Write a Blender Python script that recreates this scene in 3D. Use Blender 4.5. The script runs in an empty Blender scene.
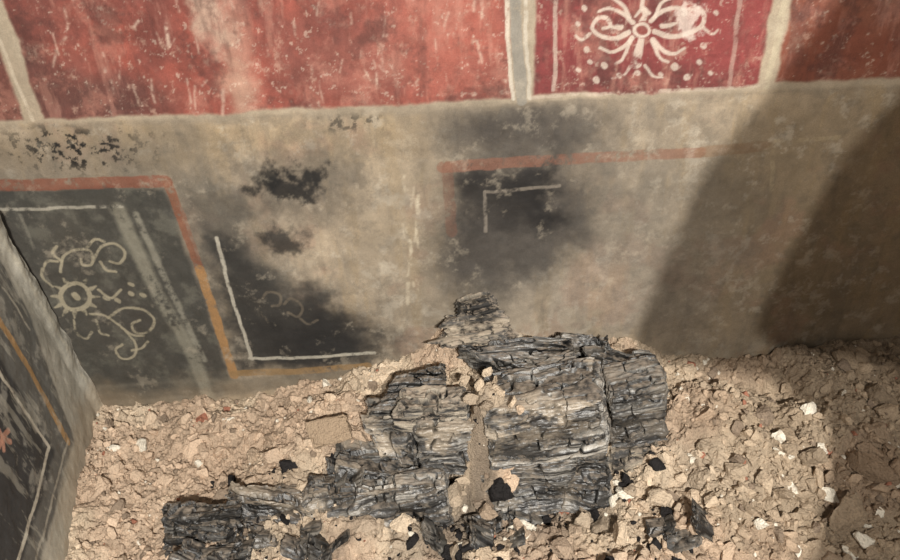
import bpy, math
import numpy as np
from mathutils import Vector
rng=np.random.default_rng(7)
# ------------------------------------------------------------------ camera
th=math.radians(32);ps=math.radians(1.6);rl=math.radians(2.6);f=700
F=Vector((-math.sin(ps)*math.cos(th),math.cos(ps)*math.cos(th),-math.sin(th)))
R0=Vector((math.cos(ps),math.sin(ps),0));U0=R0.cross(F)
R=math.cos(rl)*R0-math.sin(rl)*U0;U=math.cos(rl)*U0+math.sin(rl)*R0
C=Vector((0,-1.58,1.41))
cam=bpy.data.cameras.new("camera");co=bpy.data.objects.new("camera",cam)
bpy.context.scene.collection.objects.link(co);bpy.context.scene.camera=co
cam.sensor_width=36;cam.lens=28;cam.clip_start=.01
from mathutils import Matrix
m=Matrix((( R.x,U.x,-F.x,C.x),(R.y,U.y,-F.y,C.y),(R.z,U.z,-F.z,C.z),(0,0,0,1)))
co.matrix_world=m
bpy.context.scene.view_settings.view_transform='Standard'
# unprojection helpers : image pixel cast through this camera -> metres on a plane
def ray(x,y): return F+R*((x-450)/f)+U*((280-y)/f)
def W(x,y,yy=0.0):
    d=ray(x,y);return C+d*((yy-C.y)/d.y)
def G(x,y,z=0.0):
    d=ray(x,y);return C+d*((z-C.z)/d.z)
A=W(95,397);B=W(2,215);D=G(68,560,0)
e1=(D-A).normalized();nL=(B-A).cross(D-A).normalized()
if nL.dot(C-A)<0:nL=-nL
e2=(B-A)-e1*(B-A).dot(e1);e2.normalize()
def LW(x,y):
    d=ray(x,y);p=C+d*((A-C).dot(nL)/d.dot(nL));q=p-A
    return (q.dot(e1),q.dot(e2))
def BW(x,y):
    p=W(x,y);return (p.x,p.z)
# ------------------------------------------------------------------ noise
T2=rng.random((256,256));T3=rng.random((64,64,64))
def v2(x,y):
    xi=np.floor(x).astype(np.int64);yi=np.floor(y).astype(np.int64)
    fx=x-xi;fy=y-yi;fx=fx*fx*(3-2*fx);fy=fy*fy*(3-2*fy)
    a=T2[xi&255,yi&255];b=T2[(xi+1)&255,yi&255];c=T2[xi&255,(yi+1)&255];d=T2[(xi+1)&255,(yi+1)&255]
    return (a*(1-fx)+b*fx)*(1-fy)+(c*(1-fx)+d*fx)*fy
def fb2(x,y,fr,o=5,s=0,g=.55):
    t=0;a=1;n=0
    for i in range(o):
        t=t+a*v2(x*fr+s*17.3+i*31.7,y*fr+s*9.1+i*11.3);n+=a;a*=g;fr*=2.03
    return t/n
def v3(x,y,z):
    xi=np.floor(x).astype(np.int64);yi=np.floor(y).astype(np.int64);zi=np.floor(z).astype(np.int64)
    fx=x-xi;fy=y-yi;fz=z-zi
    fx=fx*fx*(3-2*fx);fy=fy*fy*(3-2*fy);fz=fz*fz*(3-2*fz)
    r=0
    for dx in (0,1):
        for dy in (0,1):
            for dz in (0,1):
                r=r+T3[(xi+dx)&63,(yi+dy)&63,(zi+dz)&63]*(fx if dx else 1-fx)*(fy if dy else 1-fy)*(fz if dz else 1-fz)
    return r
def fb3(x,y,z,o=3,g=.5):
    t=0;a=1;n=0;k=1
    for i in range(o):
        t=t+a*v3(x*k+i*7.7,y*k+i*3.1,z*k+i*5.3);n+=a;a*=g;k*=2.07
    return t/n
def ss(a,b,x):
    t=np.clip((x-a)/(b-a),0,1);return t*t*(3-2*t)
def lin(c):
    c=np.array(c,float)/255
    return np.where(c<=.04045,c/12.92,((c+.055)/1.055)**2.4)
def cr(pts,k=6):
    P=[np.array(p,float) for p in pts];P=[2*P[0]-P[1]]+P+[2*P[-1]-P[-2]];o=[]
    for i in range(1,len(P)-2):
        for t in np.linspace(0,1,k,endpoint=False):
            a,b,c,d=P[i-1],P[i],P[i+1],P[i+2]
            o.append(tuple(.5*((2*b)+(c-a)*t+(2*a-5*b+4*c-d)*t*t+(3*b-a-3*c+d)*t**3)))
    o.append(tuple(P[-2]));return o
# ------------------------------------------------------------------ mesh helpers
def mesh_obj(name,V,Fq,col=None,mat=None,smooth=True,tri=False):
    me=bpy.data.meshes.new(name);k=3 if tri else 4
    V=np.ascontiguousarray(V,dtype=np.float32);Fq=np.ascontiguousarray(Fq,dtype=np.int32)
    me.vertices.add(len(V));me.vertices.foreach_set('co',V.ravel())
    me.loops.add(Fq.size);me.loops.foreach_set('vertex_index',Fq.ravel())
    me.polygons.add(len(Fq));me.polygons.foreach_set('loop_start',np.arange(0,Fq.size,k,dtype=np.int32))
    try: me.polygons.foreach_set('loop_total',np.full(len(Fq),k,dtype=np.int32))
    except Exception: pass
    me.polygons.foreach_set('use_smooth',np.full(len(Fq),smooth))
    me.update(calc_edges=True)
    if col is not None:
        a=me.color_attributes.new('Col','FLOAT_COLOR','POINT')
        c=np.ones((len(V),4),np.float32);c[:,:3]=np.clip(col,0,1);a.data.foreach_set('color',c.ravel())
    ob=bpy.data.objects.new(name,me);bpy.context.scene.collection.objects.link(ob)
    if mat: me.materials.append(mat)
    return ob
def gridfaces(nu,nv,off=0):
    i=np.arange(nu-1)[:,None];j=np.arange(nv-1)[None,:]
    a=i*nv+j
    return np.stack([a,a+nv,a+nv+1,a+1],-1).reshape(-1,4)+off
def join(obs,name):
    bpy.ops.object.select_all(action='DESELECT')
    for o in obs:o.select_set(True)
    bpy.context.view_layer.objects.active=obs[0];bpy.ops.object.join();obs[0].name=name;return obs[0]
def material(name,rough=.85,nscale=300,namt=.25,bump=.3,bdist=.002,dust=0,spec=.3,b2=60):
    mt=bpy.data.materials.new(name);mt.use_nodes=True;nt=mt.node_tree;N=nt.nodes;L=nt.links
    bs=N['Principled BSDF'];bs.inputs['Roughness'].default_value=rough;bs.inputs['Specular IOR Level'].default_value=spec
    at=N.new('ShaderNodeAttribute');at.attribute_name='Col'
    tc=N.new('ShaderNodeTexCoord')
    n1=N.new('ShaderNodeTexNoise');n1.inputs['Scale'].default_value=nscale;n1.inputs['Detail'].default_value=4
    n2=N.new('ShaderNodeTexNoise');n2.inputs['Scale'].default_value=b2;n2.inputs['Detail'].default_value=8;n2.inputs['Roughness'].default_value=.65
    L.new(tc.outputs['Object'],n1.inputs['Vector']);L.new(tc.outputs['Object'],n2.inputs['Vector'])
    mr=N.new('ShaderNodeMapRange');mr.inputs['From Min'].default_value=.3;mr.inputs['From Max'].default_value=.7
    mr.inputs['To Min'].default_value=1-namt;mr.inputs['To Max'].default_value=1+namt
    L.new(n1.outputs['Fac'],mr.inputs['Value'])
    vm=N.new('ShaderNodeVectorMath');vm.operation='SCALE'
    L.new(at.outputs['Color'],vm.inputs[0]);L.new(mr.outputs['Result'],vm.inputs['Scale'])
    out=vm.outputs['Vector']
    if dust:
        ge=N.new('ShaderNodeNewGeometry');sp=N.new('ShaderNodeSeparateXYZ');L.new(ge.outputs['Normal'],sp.inputs[0])
        m1=N.new('ShaderNodeMath');m1.operation='MULTIPLY_ADD';L.new(n2.outputs['Fac'],m1.inputs[0]);m1.inputs[1].default_value=1.6;L.new(sp.outputs['Z'],m1.inputs[2])
        m2=N.new('ShaderNodeMapRange');m2.inputs['From Min'].default_value=1.55;m2.inputs['From Max'].default_value=2.0;m2.inputs['To Max'].default_value=dust
        L.new(m1.outputs[0],m2.inputs['Value'])
        mx=N.new('ShaderNodeMixRGB');L.new(m2.outputs['Result'],mx.inputs['Fac']);L.new(out,mx.inputs['Color1']);mx.inputs['Color2'].default_value=(.40,.33,.26,1)
        out=mx.outputs['Color']
    L.new(out,bs.inputs['Base Color'])
    bp=N.new('ShaderNodeBump');bp.inputs['Strength'].default_value=bump;bp.inputs['Distance'].default_value=bdist
    ad=N.new('ShaderNodeMath');ad.operation='ADD';L.new(n1.outputs['Fac'],ad.inputs[0]);L.new(n2.outputs['Fac'],ad.inputs[1])
    L.new(ad.outputs[0],bp.inputs['Height']);L.new(bp.outputs['Normal'],bs.inputs['Normal'])
    return mt
# ------------------------------------------------------------------ fresco painter
class Fresco:
    def __init__(s,X,Z,conv,base):
        s.X=X;s.Z=Z;s.conv=conv
        s.Xw=X+.008*(fb2(X,Z,28,4,3)-.5);s.Zw=Z+.008*(fb2(X,Z,28,4,4)-.5)
        s.col=np.tile(lin(base),(len(X),1))
        s.wear=fb2(X,Z,14,6,5,.7);s.fine=fb2(X,Z,90,4,6,.7);s.big=fb2(X,Z,3,5,8,.6)
    def mix(s,c,a):
        c=lin(c) if isinstance(c,(tuple,list)) else c
        a=np.clip(a,0,1)[:,None];s.col=s.col*(1-a)+c*a
    def mul(s,k): s.col=s.col*k[:,None]
    def seg(s,p,q,w0,w1=None,soft=1.0):
        w1=w0 if w1 is None else w1
        p=np.array(s.conv(*p));q=np.array(s.conv(*q));d=q-p;L=max((d*d).sum(),1e-9)
        k=.0015*soft;wm=max(w0,w1)*.0014+k+.007
        m=np.nonzero((s.X>min(p[0],q[0])-wm)&(s.X<max(p[0],q[0])+wm)&(s.Z>min(p[1],q[1])-wm)&(s.Z<max(p[1],q[1])+wm))[0]
        x=s.Xw[m];z=s.Zw[m]
        t=np.clip(((x-p[0])*d[0]+(z-p[1])*d[1])/L,0,1)
        dist=np.hypot(x-p[0]-t*d[0],z-p[1]-t*d[1]);w=(w0+(w1-w0)*t)*.0014
        return m,1-ss(w-k,w+k,dist)
    def line(s,pts,w,c,op=1,wear=0,soft=1.0,taper=1,smooth=False):
        if smooth and len(pts)>2: pts=cr(pts)
        a=np.zeros(len(s.X));n=len(pts)-1
        for i in range(n):
            wa=w*(1+(taper-1)*i/n);wb=w*(1+(taper-1)*(i+1)/n)
            m_,v_=s.seg(pts[i],pts[i+1],wa,wb,soft);a[m_]=np.maximum(a[m_],v_)
        if wear: a=a*ss(wear-.10,wear+.10,s.wear*.6+s.fine*.4)
        s.mix(c,a*op)
    def poly(s,pts,soft=4,noise=0):
        P=np.array([s.conv(*p) for p in pts]);x=s.Xw;z=s.Zw
        ins=np.zeros(len(x),bool);dm=np.full(len(x),9.)
        for i in range(len(P)):
            a=P[i];b=P[(i+1)%len(P)];d=b-a;L=(d*d).sum()+1e-12
            t=np.clip(((x-a[0])*d[0]+(z-a[1])*d[1])/L,0,1)
            dm=np.minimum(dm,np.hypot(x-a[0]-t*d[0],z-a[1]-t*d[1]))
            if a[1]!=b[1]:
                c=((a[1]>z)!=(b[1]>z))&(x<(b[0]-a[0])*(z-a[1])/(b[1]-a[1])+a[0]);ins^=c
        sd=np.where(ins,dm,-dm)+noise*.0029*(fb2(s.X,s.Z,12,5,12,.6)-.5)*2
        k=soft*.0029;return ss(-k,k,sd)
    def blob(s,cx,cy,rx,ry,noise=.8,fr=10,edge=.35,seed=1):
        c=s.conv(cx,cy);e=s.conv(cx+rx,cy);g=s.conv(cx,cy+ry)
        ax=abs(e[0]-c[0])+1e-6;az=abs(g[1]-c[1])+1e-6
        r=np.hypot((s.X-c[0])/ax,(s.Z-c[1])/az)+noise*2*(fb2(s.X,s.Z,fr,6,seed,.62)-.5)
        return 1-ss(1-edge,1+edge,r)
# ------------------------------------------------------------------ back wall
xs=np.concatenate([np.linspace(-1.25,1.42,1060),np.linspace(1.44,2.3,30)])
zs=np.concatenate([np.linspace(-.12,-.05,5),np.linspace(-.045,1.3,540),np.linspace(1.32,1.9,20)])
XX,ZZ=np.meshgrid(xs,zs,indexing='ij');X=XX.ravel();Z=ZZ.ravel()
w=Fresco(X,Z,BW,(158,144,125))
w.mix((120,111,98),ss(.40,.62,w.big)*.55)
w.mix((168,153,130),w.blob(400,190,70,110,.9,6,.9,2)*.5)  # pale glare hotspot painted into the wall colour
w.mix((164,154,140),w.blob(610,290,100,45,.8,6,.9,3)*.5)  # second bright hotspot, its light also put into the colour
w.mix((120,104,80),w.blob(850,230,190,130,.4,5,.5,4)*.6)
w.mix((144,124,94),w.blob(230,140,230,25,.8,7,.6,14)*.5)
drip=fb2(X*1.6,Z*.28,16,6,75,.65)
w.mix((150,130,98),ss(.52,.68,drip)*.3);w.mix((96,90,82),ss(.54,.70,fb2(X*1.6,Z*.3,13,6,76,.65))*.3)
w.mix((146,114,98),ss(.58,.72,fb2(X,Z,6,5,79,.65))*.3)
w.mix((180,172,157),ss(.56,.72,fb2(X,Z,20,6,77,.74))*.4)
w.mix((96,90,81),ss(.54,.70,fb2(X,Z,26,6,78,.72))*.3)
# smoke veils
w.mix((84,79,72),w.blob(60,165,150,40,.8,7,.6,5)*.55)
w.mix((90,86,78),w.blob(210,240,70,80,.7,6,.8,6)*.5)
w.mix((84,80,74),w.blob(520,200,150,130,.6,6,.9,7)*.6)
w.mix((100,92,82),w.blob(690,300,60,60,.9,8,.8,9)*.4)
# black dado panels
w.mix((50,51,49),w.poly([(-60,190),(165,186),(234,384),(95,395),(40,300)],4,4)*.92)
w.mix((70,68,64),w.poly([(175,186),(232,192),(270,250),(330,300),(380,340),(375,368),(238,376)],22,34)*.7)
w.mix((36,36,36),w.poly([(205,235),(240,245),(290,285),(345,310),(384,345),(375,366),(240,374)],18,30)*.85)
w.mix((32,31,31),w.blob(330,340,60,30,.6,12,.6,15)*.8)
w.mix((92,88,80),w.poly([(95,385),(240,378),(375,368),(375,376),(240,396),(95,412)],3,3)*.75)
w.mix((52,51,48),w.poly([(100,388),(240,382),(240,392),(100,402)],3,5)*.5)
# middle burnt panel
w.mix((54,52,51),w.poly([(446,172),(600,158),(592,250),(540,280),(450,285)],30,38)*.8)
w.mix((23,22,23),w.poly([(452,176),(560,168),(556,222),(470,234),(450,215)],15,28)*.92)
w.mix((56,53,51),w.blob(520,125,75,34,.8,9,.7,17)*.85)
w.mix((66,62,58),w.blob(480,255,40,50,.8,10,.8,18)*.6)
w.mix((110,106,98),w.poly([(600,160),(750,150),(745,260),(600,270)],20,30)*.25)
# sooty patches
w.mix((76,72,67),w.blob(292,186,62,36,1.3,12,.7,20)*.6)
w.mix((22,22,23),w.blob(300,178,27,13,1.6,26,.5,21)*.95)
w.mix((24,24,25),w.blob(283,192,28,10,1.6,26,.5,26)*.9)
w.mix((26,26,26),w.blob(264,180,14,11,1.6,26,.5,27)*.85)
w.mix((34,34,34),w.blob(288,238,20,12,1.6,26,.55,22)*.85)
w.mix((50,50,48),w.blob(270,275,16,12,1.2,20,.6,23)*.5)
sp=ss(.54,.64,fb2(X,Z,60,4,30,.7))
w.mix((30,28,26),w.blob(70,148,75,24,.5,9,.5,24)*sp)
w.mix((45,42,38),w.blob(350,122,40,10,.5,12,.5,25)*sp*.7)
# pale wear in the blacks
a=w.poly([(-60,190),(165,186),(234,384),(95,395),(40,300)],4,4)
w.mix((104,102,92),a*ss(.50,.74,w.wear)*.45)
w.line([(118,210),(150,280),(190,350),(210,402)],13,(136,132,118),.6,.38,6)
w.line([(136,215),(170,290),(204,360)],6,(150,146,132),.45,.46,3)
# orange / ochre bands
w.line([(-40,186),(60,184),(167,181)],11,(114,68,53),.8,.40)
w.line([(167,181),(183,222),(200,270)],9,(116,73,54),.8,.40)
w.line([(200,270),(216,320),(234,376)],9,(144,110,72),.9,.38)
w.line([(234,374),(300,371),(368,366)],8,(130,104,70),.8,.39)
w.line([(447,166),(449,200),(452,232)],10,(98,68,56),.5,.44)
w.line([(442,167),(600,157),(700,152)],10,(120,82,67),.65,.42)
w.line([(700,152),(770,146)],10,(116,90,68),.5,.46)
WH=(168,163,150)
w.line([(0,210),(60,208),(122,207)],3,WH,.6,.43)
w.line([(216,238),(233,300),(252,360)],3.6,WH,.8,.40)
w.line([(250,359),(310,357),(374,353)],3.6,WH,.8,.40)
w.line([(485,192),(486,232)],3,(120,113,104),.65,.44)
w.line([(485,192),(560,186)],3,(126,118,108),.6,.44)
w.line([(775,142),(771,190)],4,(160,146,118),.4,.46)
w.line([(775,142),(840,138)],4,(160,146,118),.4,.46)
w.line([(20,215),(45,275),(75,335)],3,(120,116,106),.45,.5)
w.line([(180,205),(200,260)],3,(120,116,106),.45,.5)
for i in range(16):
    x0=rng.uniform(402,420);y0=rng.uniform(175,290)
    w.line([(x0,y0),(x0+rng.uniform(-3,3),y0+rng.uniform(6,22))],rng.uniform(1.5,4),(186,176,156),.45,.5,2)
# left scroll motif
MO=(150,142,122)
def ell(cx,cy,rx,ry,n=18): return [(cx+rx*math.cos(t),cy+ry*math.sin(t)) for t in np.linspace(0,2*math.pi,n)]
w.line(ell(75,297,15,13),4.5,MO,.9,.37);w.line([(75,296),(77,298)],7,MO,.9,.36)
for t in np.linspace(0,2*math.pi,13)[:-1]:
    w.line([(75+18*math.cos(t),297+16*math.sin(t)),(75+24*math.cos(t),297+21*math.sin(t))],4.5,MO,.75,.42,1,.4)
for pl in ([(60,272),(62,258),(76,250),(90,252),(92,264),(82,266),(80,260)],[(92,264),(100,248),(114,244),(124,252),(120,264),(110,262)],
           [(86,248),(94,240),(104,242)],[(98,290),(110,298),(120,290)],[(90,314),(106,316),(122,328),(136,344),(134,356),(122,358),(116,350),(122,344)],
           [(108,318),(124,308),(144,310),(154,320),(148,332),(136,332),(132,324),(140,320)],[(52,287),(42,277),(46,262),(56,262)],[(74,320),(76,332),(86,338),(92,332)],
           [(122,328),(132,334),(144,336)],[(100,262),(106,270),(116,272)],[(60,262),(52,254),(56,246)],[(96,320),(100,332),(108,336)],[(132,350),(142,348),(148,342)]):
    w.line(pl,2.7,MO,.8,.40,1,1,True)
for p in ((105,298),(116,300),(130,294),(142,295),(130,284)): w.line([p,(p[0]+2,p[1]+1)],5,MO,.75,.37)
for pl in ([(262,300),(268,292),(280,294),(280,304),(272,306)],[(284,304),(292,298),(302,306),(298,316),(288,312)],[(300,318),(308,324),(318,320)],[(262,312),(268,322)]):
    w.line(pl,2.6,(108,98,84),.45,.46,1,1,True)
# upper red zone
wash=fb2(X,Z,5,6,40,.70)
def redzone(poly,c1,c2,amt=.95):
    a=w.poly(poly,1.8,3);c=lin(c1)[None]*(1-ss(.36,.64,wash)[:,None])+lin(c2)[None]*ss(.36,.64,wash)[:,None]
    w.mix(c,a*amt);return a
w.mix((150,138,120),w.poly([(-80,132),(0,126),(250,117),(520,104),(775,90),(925,84),(940,-120),(-100,-120)],2,4)*.85)
w.mix((122,112,98),w.poly([(-80,136),(0,130),(250,121),(520,108),(775,94),(925,88),(925,84),(520,102),(-80,130)],2,4)*.5)
a1=redzone([(44,119),(-22,-80),(506,-80),(513,97),(250,111)],(104,52,47),(138,70,60))
a2=redzone([(533,96),(539,-80),(786,-80),(757,84),(650,91)],(108,41,44),(124,52,53))
a3=redzone([(776,82),(806,-80),(1100,-80),(1080,70),(900,77)],(110,58,44),(120,72,56))
a4=redzone([(-80,127),(-80,-80),(-50,-80),(26,120)],(76,44,40),(100,55,49))
ar=np.clip(a1+a2+a3+a4,0,1)
w.mix((78,48,45),a1*w.blob(330,75,60,35,.9,9,.7,41)*.6)
w.mix((78,56,52),a1*w.blob(40,80,60,60,.9,9,.7,42)*.65)
w.mix((76,54,50),a1*w.blob(120,100,90,18,.8,10,.7,47)*.6)
w.mix((88,52,50),a2*w.blob(640,85,90,14,.8,10,.7,48)*.5)
w.mix((154,94,82),a1*w.blob(420,50,100,45,.9,8,.8,43)*.5)
w.mix((166,128,112),a1*w.blob(238,50,14,90,1.0,12,.8,44)*.6)
w.mix((182,160,142),a1*w.blob(205,15,20,30,1.1,20,.5,45)*.7)
w.mix((166,138,120),a1*w.blob(238,90,14,30,1.1,20,.6,46)*.6)
w.mix((156,108,95),ar*ss(.50,.72,fb2(X,Z,13,6,50,.74))*.5)
w.mix((172,144,128),ar*ss(.60,.76,fb2(X,Z,34,6,51,.76))*.45)
w.mix((196,180,164),ar*ss(.68,.76,fb2(X,Z,70,4,56,.75))*.35)
w.mix((68,44,41),ar*ss(.52,.72,fb2(X,Z,10,6,52,.74))*.55)
w.mix((76,48,44),ar*ss(.55,.75,fb2(X,Z*.25,22,5,53,.7))*.4)
w.mix((164,120,106),ar*ss(.56,.74,fb2(X,Z*.2,30,5,54,.7))*.35)
for i in range(50):
    x0=rng.uniform(40,500);y0=rng.uniform(-10,95)
    w.line([(x0,y0),(x0+rng.uniform(-6,6),y0+rng.uniform(4,26))],rng.uniform(1,2.4),(190,168,152),.45,.5,2)
w.line([(557,-30),(556,30),(554,90)],3.2,(162,143,132),.8,.41)
w.line([(742,-30),(737,20),(729,84)],3.2,(156,128,118),.7,.41)
w.line([(513,-30),(517,40),(522,100)],9,(124,121,114),.8,.36)
w.line([(505,-30),(508,40),(513,98)],3,(186,180,166),.8,.39)
w.line([(525,-30),(526,40),(530,98)],3,(180,173,160),.7,.41)
w.line([(0,40),(14,75),(34,120)],3,(180,168,150),.7,.41)
w.line([(765,90),(775,50),(790,-30)],5,(166,156,134),.6,.42)
w.line([(533,97),(650,92),(757,86)],3,(170,156,142),.7,.43)
# rosette
RC=(182,168,156)
for pl,wd_,tp in (([(642,24),(645,14),(641,6),(643,-4)],6,.5),([(636,16),(642,8),(650,14)],3,1),([(641,38),(639,50),(636,64)],5,2.0),([(636,73),(637,74)],5,1),
    ([(630,33),(616,38),(602,37),(593,29),(597,20),(607,19),(611,26),(604,29)],4,.8),([(654,32),(668,36),(686,34),(702,26),(704,14),(694,8),(684,14)],4.5,1),
    ([(634,24),(624,14),(612,9),(600,12)],4,.7),([(630,18),(622,4),(612,-2)],3.5,.7),([(651,22),(662,12),(674,8),(684,10)],4,.7),([(655,18),(662,4),(672,-2)],3.5,.7),
    ([(632,38),(622,48),(610,52),(600,48)],4.5,.6),([(630,42),(624,58),(616,64)],4,.6),([(652,40),(662,50),(674,54),(684,48)],4.5,.6),([(652,42),(660,58),(668,62)],4,.6),
    ([(622,28),(610,27)],5,.5),([(662,26),(676,23)],5,.5),([(590,34),(582,40),(576,36)],3.5,.6),([(704,28),(712,34),(718,30)],3.5,.6),([(630,66),(622,76),(612,78)],3,.6),([(644,66),(652,76),(662,78)],3,.6)):
    w.line(pl,wd_*.85,RC,.85,.40,1,tp,True)
for p,s_ in (((604,66),6),((618,74),4),((596,80),6),((674,66),6),((660,74),4),((686,76),6),((586,50),5),((702,46),5),((590,62),4),((698,62),4),((584,8),5),((578,24),4),((716,12),4),((578,70),4),((710,72),4)):
    w.line([p,(p[0]+1,p[1]+1)],s_*.85,RC,.75,.40)
w.mix((200,186,176),w.blob(688,24,13,12,2.0,34,.4,60)*.7)
w.line([(642,30),(643,31)],12,(118,62,57),.9,0);w.line(ell(642,31,7,6),2.3,RC,.9,.35)
# overall ageing
w.mix((168,158,141),ss(.60,.78,fb2(X,Z,18,6,61,.74))*.3*(1-ar*.6))
w.mul(.72+.56*fb2(X,Z,35,6,62,.78));w.mul(.84+.32*fb2(X,Z,5,5,68,.6))
dust=ss(.14,.0,Z+.12*(fb2(X,Z,9,5,63)-.5)*2)
w.mix((134,118,96),dust*.45)
mw=material("painted_plaster",.75,420,.12,.3,.0018,0,.3,45)
Yd=.012*(fb2(X,Z,4,4,70)-.5)+.004*(fb2(X,Z,25,4,71)-.5)
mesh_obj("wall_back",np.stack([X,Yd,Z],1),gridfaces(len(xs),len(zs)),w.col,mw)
# ------------------------------------------------------------------ left wall
ss_=np.linspace(-.02,1.0,440)
ts_=np.concatenate([np.linspace(-.12,.75,430),np.linspace(.77,1.7,30)])
SS,TT=np.meshgrid(ss_,ts_,indexing='ij');S=SS.ravel();T=TT.ravel()
l=Fresco(S,T,LW,(176,172,160))
l.mix((128,126,118),ss(.4,.6,l.big)*.6)
l.mix((84,84,82),l.poly([(2,262),(30,318),(76,442),(40,560),(10,640),(-400,640),(-400,200),(-60,200)],3,5)*.85)
l.mix((58,58,59),l.poly([(-3,352),(56,450),(22,565),(-300,800),(-400,330),(-60,280)],3,3)*.9)
l.mix((182,178,164),l.poly([(70,446),(96,400),(92,450),(84,480),(70,560),(60,640),(30,640),(46,560)],4,6)*.6)
l.line([(-40,264),(0,322),(34,376),(68,441)],8,(178,142,96),.85,.36)
l.line([(68,441),(56,486),(36,560)],3,(200,194,178),.5,.42)
l.line([(-20,222),(12,262),(50,330),(86,400)],3,(180,176,162),.5,.48)
l.line([(-30,330),(0,374),(50,446)],4,(208,202,186),.85,.36)
l.line([(50,446),(36,500),(16,570)],4,(208,202,186),.85,.36)
l.line([(-20,262),(6,292),(30,330)],3,(200,194,178),.6,.4)
for q in ((-2,428),(9,430),(-1,446),(11,442),(4,450)): l.line([(3,437),q],5,(200,150,128),.75,.34)
l.mix((186,182,170),ss(.56,.70,l.wear)*.4)
l.mix((190,186,172),ss(.56,.66,fb2(S*2.5,T*.5,14,5,69,.7))*.35)
l.mix((176,170,154),ss(.012,.0,np.abs(S-.012)+.02*(l.fine-.5))*.7)
l.mul(.78+.44*fb2(S,T,35,6,66,.75))
d=ss(.10,.0,T+.1*(fb2(S,T,9,5,67)-.5)*2);l.mix((170,152,128),d*.5)
Nd=.008*(fb2(S,T,4,4,72)-.5)+.004*(fb2(S,T,25,4,73)-.5)+.02*ss(.05,0,S)*(fb2(S,T,12,4,74))
P=np.array(A)[None]+S[:,None]*np.array(e1)+T[:,None]*np.array(e2)+Nd[:,None]*np.array(nL)
mesh_obj("wall_left",P,gridfaces(len(ss_),len(ts_)),l.col,mw)
# ------------------------------------------------------------------ rubble ground
prof=[(95,400),(200,404),(300,388),(340,376),(380,362),(430,346),(455,325),(480,304),(505,326),(560,345),(640,346),(700,350),(750,354),(820,346),(900,334),(1000,326)]
PX=np.array([W(*p).x for p in prof]);PZ=np.array([W(*p).z for p in prof])
def bump(x,y,cx,cy,rx,ry,h,p=2): return h*np.exp(-(np.abs((x-cx)/rx)**p+np.abs((y-cy)/ry)**p))
PK=G(490,396,.285)
def H0(x,y):
    h=np.interp(x,PX,PZ)*np.exp(-(np.minimum(y,0)/.15)**2)
    core=np.exp(-(np.abs((x-.12)/.36)**4))*ss(-.31,-.25,y)*.20
    h=np.maximum(h,core)
    h=np.maximum(h,bump(x,y,PK.x,PK.y,.075,.078,.315,3))   # rubble pocket between the slabs
    h=np.maximum(h,bump(x,y,.62,-.20,.22,.19,.18))        # right hand slope
    h=np.maximum(h,bump(x,y,-.36,-.18,.20,.16,.14))
    h=np.maximum(h,bump(x,y,-.62,-.12,.22,.10,.07))
    h+=bump(x,y,1.0,-.28,.22,.2,.13)+bump(x,y,-.30,-.46,.30,.06,.03)+bump(x,y,.55,-.50,.16,.08,.05)
    return h
def H(x,y):
    h=H0(x,y)
    q_=1-.8*bump(x,y,.08,-.38,.30,.11,1,4)
    h+=(.095*(fb2(x,y,5,4,80)-.5)+.060*(fb2(x,y,15,4,81,.62)-.5))*q_
    c=fb2(x,y,48,4,82,.62);h+=.026*(np.abs(c-.5)*-2+.25)
    h-=.03*bump(x,y,.12,-.42,.22,.05,1,4)
    return h
sl=e1.x/e1.y
def xleft(y): return A.x+(np.maximum(y,-.97)-A.y)*sl
gs=np.concatenate([np.linspace(0,1,980),1+np.linspace(.01,.36,25)])
gy=np.concatenate([np.linspace(-3.6,-.95,50),np.linspace(-.94,.010,370)])
GS,GY=np.meshgrid(gs,gy,indexing='ij');gyr=GY.ravel();xl_=xleft(gyr);gxr=xl_+GS.ravel()*(1.45-xl_)
gz=H(gxr,gyr)
def dirt(x,y):
    n=fb2(x,y,8,5,90,.65)[:,None];c=lin((188,168,144))*(1-n)+lin((228,209,184))*n
    k=ss(.48,.66,fb2(x,y,5,4,91))[:,None];c=c*(1-.4*k)+lin((184,152,130))*.4*k
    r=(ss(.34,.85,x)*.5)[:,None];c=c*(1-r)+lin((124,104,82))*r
    ash=(np.exp(-((x+.0)/.5)**2-((y+.42)/.14)**2)*ss(.36,.6,fb2(x,y,14,5,92))*.7)[:,None]
    return c*(1-ash)+lin((82,75,70))*ash
mr_=material("rubble_earth",.95,260,.20,1.0,.006,0,.1,70)
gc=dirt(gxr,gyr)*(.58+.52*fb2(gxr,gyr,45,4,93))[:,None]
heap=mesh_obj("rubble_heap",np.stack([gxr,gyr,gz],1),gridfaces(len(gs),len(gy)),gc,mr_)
# ---- stones
import bmesh
def proto(sub,seed):
    r=np.random.default_rng(seed);bm=bmesh.new();bmesh.ops.create_icosphere(bm,subdivisions=sub,radius=1)
    V=np.array([v.co[:] for v in bm.verts]);Fc=np.array([[v.index for v in q.verts] for q in bm.faces]);bm.free()
    for _ in range(11):
        n=r.normal(size=3);n/=np.linalg.norm(n);dd=r.uniform(.40,.82)
        s=V@n;V=V-np.outer(np.maximum(s-dd,0),n)
    V=V*(1+.5*(fb3(V[:,0]*1.8+seed,V[:,1]*1.8,V[:,2]*1.8,4,.62)-.5)[:,None])
    if sub>2: V=V*(1+.26*(fb3(V[:,0]*7+seed,V[:,1]*7,V[:,2]*7,3,.6)-.5)[:,None])
    V*=np.array([1.15,r.uniform(.75,1.1),r.uniform(.55,.9)]);return V,Fc
protos={k:[proto(k,i*7+k) for i in range(14)] for k in (1,2,3,4)}
Vs=[];Fs=[];Cs=[];off=0
An=np.array(A);nLn=np.array(nL)
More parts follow.
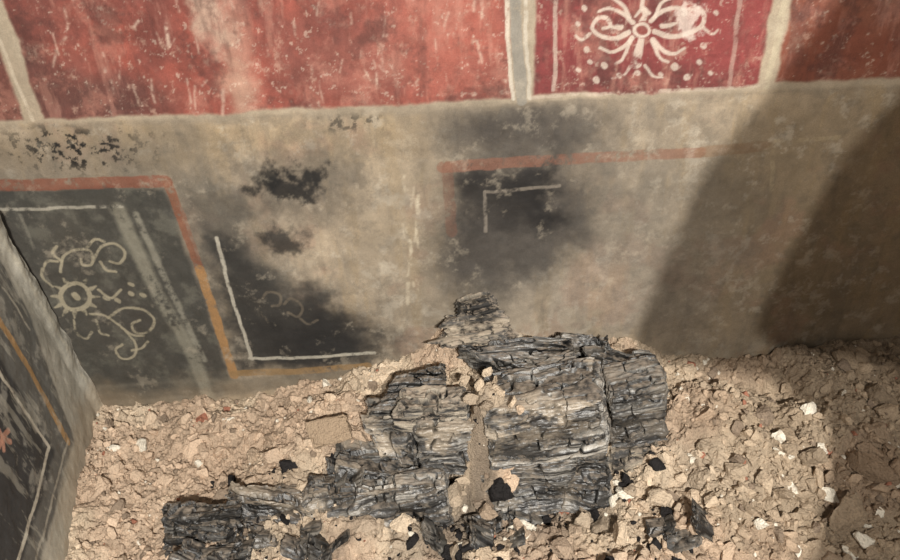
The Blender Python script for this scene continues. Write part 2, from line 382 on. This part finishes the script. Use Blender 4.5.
def add_stone(x,y,z,s,sub,c):
    global off
    V,Fc=protos[sub][rng.integers(14)]
    q=rng.normal(size=4);q/=np.linalg.norm(q);a,b,c_,d_=q
    M=np.array([[1-2*(c_*c_+d_*d_),2*(b*c_-a*d_),2*(b*d_+a*c_)],[2*(b*c_+a*d_),1-2*(b*b+d_*d_),2*(c_*d_-a*b)],[2*(b*d_-a*c_),2*(c_*d_+a*b),1-2*(b*b+c_*c_)]])
    Vs.append(V@M.T*s+np.array([x,y,z]));Fs.append(Fc+off);Cs.append(np.tile(c,(len(V),1)));off+=len(V)
def scatter(n,smin,smax,pw,sub,xr=(-1.12,1.4),yr=(-.82,-.01),emb=.0,lo=.2,hi=.65):
    x=rng.uniform(*xr,n);y=rng.uniform(*yr,n);u=rng.random(n)
    s=smin*(smax/smin)**(u**pw)
    dl=(np.stack([x,y,np.zeros(n)],1)-An)@nLn
    clus=fb2(x,y,9,3,95)
    k=(dl>s*1.2)&(y<-s*.9)&(clus>rng.uniform(lo,hi,n));x,y,s=x[k],y[k],s[k]
    z=H(x,y)+s*emb;c=dirt(x,y);t=rng.random(len(x))
    c=c*(rng.uniform(.74,1.12,len(x)))[:,None]
    c[t>.965]=lin((226,218,202));c[t<.014]=lin((164,114,94));c[(t>.03)&(t<.08)]=lin((138,122,106))
    inash=(np.abs(x+.1)<.6)&(y<-.3)&(t>.12)&(t<.30);c[inash]=lin((42,40,40))
    for i in range(len(x)): add_stone(x[i],y[i],z[i],s[i],sub,c[i])
scatter(16000,.0024,.0065,1.2,1,emb=.3)
scatter(6500,.0065,.013,1.4,2,emb=.25)
scatter(1500,.013,.028,1.6,3,emb=.15)
scatter(300,.012,.028,1.3,3,xr=(.25,1.2),yr=(-.75,-.35),emb=.2,lo=0,hi=.4)
scatter(110,.028,.042,1.5,4,emb=-.05)
for px,py,z,s,k in ((845,520,.05,.055,.85),(812,455,.13,.04,.8),(735,470,.10,.03,1),(700,480,.08,.03,1),(240,425,.03,.035,1),(150,420,.02,.03,1),
    (118,470,.02,.03,1),(660,500,.06,.03,1),(560,545,.03,.03,1),(455,492,.07,.03,1),(870,470,.12,.05,.7),(360,380,.08,.028,1),(405,355,.11,.026,1),
    (730,395,.12,.03,1),(690,372,.13,.025,1),(880,400,.14,.06,.7),(835,380,.12,.05,.75),(620,530,.04,.03,1),(345,480,.06,.03,1),(275,470,.03,.03,1),
    (448,324,.22,.022,1),(466,306,.27,.016,1),(500,320,.22,.020,1),(430,345,.17,.026,1),(520,332,.17,.02,.9),(488,512,.05,.026,.8),
    (478,385,.31,.018,1),(500,392,.30,.016,1),(488,372,.31,.016,1),(470,398,.29,.018,1),(512,404,.30,.018,1),(486,404,.30,.018,1),(495,380,.31,.014,1),(465,380,.30,.014,1),
    (476,412,.29,.014,1),(520,410,.29,.012,1)):
    p=G(px,py,z);c=dirt(np.array([p.x]),np.array([p.y]))[0];add_stone(p.x,min(p.y,-s*1.3),z,s,4,c*k*.9)
st=mesh_obj('stones',np.concatenate(Vs),np.concatenate(Fs),np.concatenate(Cs),material("rubble_stone",.95,220,.18,.9,.005,0,.1,90),False,True)
join([heap,st],"rubble_heap")
# ------------------------------------------------------------------ charred timber
mc=material("charred_wood",.40,400,.25,.45,.0015,.55,.6,60)
mb=material("ashy_wood",.8,500,.3,.5,.002,.9,.3,80)
def block(name,quad,ext,seed,res=.0017,tone=1.0,pale=.5,row=.012,cell=.11,rag=.012,mat=None,parent=None,col2=(166,162,154),soft=.030,shrink=.006,amp=1.0,ashy=.5):
    r=np.random.default_rng(seed)
    P=[np.array(W(*q)) for q in quad];ext=np.array(ext,float)
    Lu=np.linalg.norm((P[1]+P[2]-P[0]-P[3])/2);Lv=np.linalg.norm((P[3]+P[2]-P[0]-P[1])/2);Lw=np.linalg.norm(ext)
    nu,nv,nw=[max(6,int(q/res)) for q in (Lu,Lv,Lw*.6)]
    eu=(P[1]+P[2]-P[0]-P[3]);eu/=np.linalg.norm(eu);ev=(P[3]+P[2]-P[0]-P[1]);ev/=np.linalg.norm(ev);ew=ext/Lw
    lu,lv,lw=[np.linspace(-1,1,q) for q in (nu,nv,nw)]
    UVW=[];Fc=[];o=0
    for ax,(p1,p2) in ((2,(lu,lv)),(1,(lu,lw)),(0,(lv,lw))):
        for sgn in (-1,1):
            a,b=np.meshgrid(p1,p2,indexing='ij');a=a.ravel();b=b.ravel();c=np.full(len(a),float(sgn))
            q={2:(a,b,c),1:(a,c,b),0:(c,a,b)}[ax];UVW.append(np.stack(q,1))
            g=gridfaces(len(p1),len(p2),o);flip=(sgn>0) if ax in(2,0) else (sgn<0)
            Fc.append(g[:,::-1] if flip else g);o+=len(a)
    Q=np.concatenate(UVW);u,v,ww=Q.T
    s,t,k=(u+1)/2,(v+1)/2,(ww+1)/2
    base=(P[0]*((1-s)*(1-t))[:,None]+P[1]*(s*(1-t))[:,None]+P[2]*(s*t)[:,None]+P[3]*((1-s)*t)[:,None])+k[:,None]*ext
    su,sv,sw=s*Lu+seed*1.37,t*Lv+seed*.71,k*Lw
    q=sv+sw*.8+.018*(fb2(su,sv,5,3,seed%9)-.5)+su*r.uniform(-.12,.12)
    n=Q**8;n=np.sign(Q)*np.abs(Q)**9;n/=np.linalg.norm(n,axis=1)[:,None]
    corner=1-np.abs(n).max(1)
    N=n[:,:1]*eu+n[:,1:2]*ev+n[:,2:]*ew
    low=fb3(su*14,sv*18,sw*18,4,.55)-.5
    qa=q/(row*3.2)+1.1*(v2(su*8+seed,q*14)-.5);ra=np.floor(qa).astype(int);ha=T2[(ra*37+seed)&255,5];fa=qa-ra
    kc=su/(cell*(.5+ha))+ha*10+1.0*(v2(su*30,q*40)-.5);ci=np.floor(kc).astype(int);fc=kc-ci
    ch=T2[(ci*13+ra*7)&255,(ra*3+seed)&255]
    crack=(1-ss(.0,.06,np.minimum(fc,1-fc)))*(ch>.3)
    ga=(1-ss(.0,.09,np.minimum(fa,1-fa)))*ss(.35,.6,v2(su*14+seed,ra*1.7))
    g=fb3(su*7,q*110,sw*30+seed,4,.6);g2=fb3(su*14,q*300,sw*60+seed,3,.6)
    brk=ss(.55,.59,fb3(su*13+seed,q*26,sw*18,3))
    disp=amp*(.034*low+.004*(ha-.5)+.008*(ch-.5)+.007*(g-.5)-.014*crack-.011*ga-.010*brk)-soft*corner-shrink
    pos=base+N*disp[:,None]
    endn=np.sign(u)*np.abs(u)**8*rag*(1.8*fb3(q*50,sv*40+seed,sw*40,3,.6)-1.0+(ha-.5)*.6)
    pos+=eu*endn[:,None]
    dark=lin((24,24,25))*tone;mid=lin((70,69,68))*tone;lt=lin(col2)*tone
    m1=ss(.40,.62,g)[:,None];c=dark*(1-m1)+mid*m1
    pf=ss(.40,.66,fb3(su*8,sv*16+seed,sw*14,4)*.65+ch*.35)
    m2=(ss(.42,.62,g2)*(.08+.85*pf)*pale)[:,None];m2=np.clip(m2,0,1);c=c*(1-m2)+lt*m2
    m3=(ss(.50,.64,fb3(su*12+3,sv*18+seed,sw*18,5,.64))*ashy)[:,None];c=c*(1-m3)+lin((164,152,135))*m3*(.6+.8*g2[:,None])
    c=c*(1-.9*crack[:,None])*(1-.8*ga[:,None])*(1-.55*brk[:,None])
    ob=mesh_obj(name,pos,np.concatenate(Fc),c,mat or mc,False)
    if parent: ob.parent=parent
    return ob
def empty(n):
    e=bpy.data.objects.new(n,None);bpy.context.scene.collection.objects.link(e);return e
pile=empty("charred_timber_pile")
K=dict(parent=pile)
block("top_slab_left",[(450,340,-.12),(574,331,-.11),(590,386,-.27),(540,400,-.285)],(0,.03,-.08),1,pale=.6,ashy=.2,**K)
block("top_slab_back",[(554,332,-.08),(614,330,-.08),(618,352,-.12),(556,356,-.12)],(0,.03,-.06),15,pale=.4,tone=.8,ashy=.2,**K)
block("top_slab_right",[(578,342,-.13),(658,349,-.12),(668,382,-.25),(592,396,-.28)],(0,.03,-.10),2,pale=.5,tone=.9,ashy=.15,**K)
block("left_shoulder",[(396,372,-.18),(450,354,-.16),(454,408,-.29),(364,412,-.29)],(0,.06,-.10),3,pale=.4,tone=.85,ashy=.15,**K)
block("left_toe",[(358,422,-.30),(416,422,-.33),(421,472,-.36),(378,464,-.36)],(0,.12,-.02),4,pale=.8,ashy=.8,**K)
block("front_block_left",[(414,428,-.35),(490,424,-.355),(493,480,-.38),(416,482,-.38)],(0,.14,.0),5,pale=1.0,amp=.9,ashy=.7,**K)
block("front_block_middle",[(484,416,-.375),(608,398,-.37),(612,462,-.40),(486,478,-.41)],(0,.17,.0),6,pale=1.1,cell=.17,amp=.8,ashy=.8,**K)
block("front_block_right",[(606,392,-.30),(670,380,-.28),(672,446,-.31),(609,455,-.33)],(0,.12,0),7,pale=.6,tone=.9,amp=.9,ashy=.2,**K)
block("lower_block",[(474,474,-.39),(614,458,-.38),(618,516,-.42),(496,526,-.44)],(0,.20,0),8,pale=.6,tone=.9,ashy=.35,**K)
block("lower_left_block",[(335,464,-.37),(414,480,-.39),(424,504,-.41),(325,500,-.41)],(0,.12,-.01),17,pale=.7,tone=.8,ashy=.5,soft=.015,**K)
block("ledge_right",[(610,452,-.31),(660,444,-.3),(654,478,-.33),(606,494,-.34)],(0,.12,0),9,pale=.8,mat=mb,col2=(170,158,140),ashy=.9,**K)
block("shoulder_splinter",[(400,408,-.315),(466,406,-.315),(468,428,-.335),(393,430,-.335)],(0,.08,0),16,pale=.9,mat=mb,col2=(176,166,150),ashy=.8,soft=.008,shrink=.002,**K)
PKW=dict(soft=.008,shrink=.001,parent=pile,amp=.8)
block("peak_splinter_low",[(436,342,-.10),(508,328,-.09),(520,346,-.13),(440,352,-.13)],(0,.06,-.01),10,pale=1.3,mat=mb,col2=(190,178,158),row=.006,rag=.04,ashy=1,**PKW)
block("peak_splinter_mid",[(447,322,-.08),(496,312,-.07),(504,332,-.09),(446,338,-.09)],(0,.05,-.01),11,pale=1.3,mat=mb,col2=(188,176,158),row=.006,rag=.04,ashy=1,**PKW)
block("peak_splinter_top",[(458,302,-.05),(490,295,-.05),(502,312,-.07),(456,322,-.07)],(0,.04,-.01),12,pale=1.1,mat=mb,col2=(180,170,152),row=.006,rag=.03,ashy=1,**PKW)
beam=empty("charred_beam")
block("near_end",[(298,498,-.44),(446,484,-.43),(456,530,-.47),(304,550,-.49)],(0,.09,-.01),13,pale=.9,tone=1,amp=.9,parent=beam,soft=.02)
block("far_end",[(218,492,-.44),(306,506,-.45),(312,556,-.50),(224,546,-.50)],(0,.07,-.02),14,pale=.6,tone=.9,col2=(140,122,102),parent=beam,ashy=.7,soft=.02)
block("tip",[(158,516,-.49),(242,506,-.48),(250,552,-.52),(162,568,-.54)],(0,.06,-.02),18,pale=.4,tone=.8,parent=beam,ashy=.1,soft=.02)
# loose charcoal
frag=[]
spots=[(rng.uniform(165,245),rng.uniform(520,575)) for _ in range(14)]+[(rng.uniform(655,710),rng.uniform(518,545)) for _ in range(7)]+\
      [(rng.uniform(335,375),rng.uniform(450,480)) for _ in range(4)]+[(rng.uniform(245,340),rng.uniform(530,570)) for _ in range(10)]+[(rng.uniform(430,540),rng.uniform(520,548)) for _ in range(7)]+\
      [(rng.uniform(250,400),rng.uniform(476,500)) for _ in range(7)]
for i,(px,py) in enumerate(spots):
    wd_=rng.uniform(8,18);hd=rng.uniform(5,10)
    g=G(px,py,.03)
    for _ in range(4):
        zz=float(H(np.array([g.x]),np.array([g.y]))[0])+.008;g=G(px,py,zz)
    yy=g.y;sl_=rng.uniform(-9,9)
    frag.append(block("f",[(px-wd_,py-hd+sl_,yy),(px+wd_,py-hd-sl_,yy+rng.uniform(-.01,.01)),(px+wd_,py+hd-sl_,yy-.02),(px-wd_,py+hd+sl_,yy-.02)],(0,.035,-.01),100+i,res=.0026,pale=.45,tone=.8,row=.006,cell=.05,rag=.012,soft=.006,shrink=0,amp=.5,ashy=.15))
join(frag,"charcoal_fragments")
block("broken_tile",[(302,422,-.27),(346,414,-.26),(352,438,-.31),(312,450,-.32)],(0,.03,-.03),201,pale=.0,tone=1,row=.2,cell=.5,rag=.008,mat=mr_,amp=.4,soft=.008,shrink=0)
tile=bpy.data.objects["broken_tile"];cc=np.tile(np.array([*lin((164,144,122)),1.],np.float32),(len(tile.data.vertices),1))
tile.data.color_attributes['Col'].data.foreach_set('color',cc.ravel())
# ------------------------------------------------------------------ unseen panel added to cast the wall shadow + lamps
L1=Vector((.50,-3.1,2.45));L2=Vector((.28,-3.1,2.43));yb=-1.85
def onb(p):
    d=p-L1;t=(yb-L1.y)/d.y;q=L1+d*t;return q
tgt=[W(880,-75),W(835,0),W(768,90),W(700,180),W(662,265),W(636,335),W(655,350),W(760,366),G(805,400,.1),G(820,450,.08),G(825,500,.05),G(800,640,.03),G(1300,700,.0),W(1500,300),W(1500,-100)]  # wanted shadow outline on wall and rubble, shapes the added blocker
q=[onb(p) for p in tgt];n=len(q)
Vb=[(p.x,p.y,p.z) for p in q]+[(p.x,p.y-.02,p.z) for p in q]
me=bpy.data.meshes.new("panel");me.from_pydata(Vb,[],[list(range(n)),list(range(2*n-1,n-1,-1))]+[(i,n+i,n+(i+1)%n,(i+1)%n) for i in range(n)])
mtb=bpy.data.materials.new("blocker_brown");mtb.use_nodes=True;nz=mtb.node_tree.nodes.new('ShaderNodeTexNoise');crn=mtb.node_tree.nodes.new('ShaderNodeValToRGB')
crn.color_ramp.elements[0].color=(.10,.08,.06,1);crn.color_ramp.elements[1].color=(.18,.15,.11,1)
mtb.node_tree.links.new(nz.outputs['Fac'],crn.inputs['Fac']);mtb.node_tree.links.new(crn.outputs['Color'],mtb.node_tree.nodes['Principled BSDF'].inputs['Base Color'])
me.materials.append(mtb);sh=empty("shadow_blocker");ob=bpy.data.objects.new("panel",me);bpy.context.scene.collection.objects.link(ob);ob.parent=sh
def lamp(n,loc,P,c,r):
    l_=bpy.data.lights.new(n,'POINT');l_.energy=P;l_.color=c;l_.shadow_soft_size=r
    o=bpy.data.objects.new(n,l_);o.location=loc;bpy.context.scene.collection.objects.link(o)
lamp("work_lamp",L1,610,(1,.955,.885),.016)
lamp("work_lamp.001",L2,235,(1,.95,.87),.016)
wd=bpy.data.worlds.new("world");bpy.context.scene.world=wd;wd.use_nodes=True
wd.node_tree.nodes['Background'].inputs[0].default_value=(1,.91,.82,1);wd.node_tree.nodes['Background'].inputs[1].default_value=.23
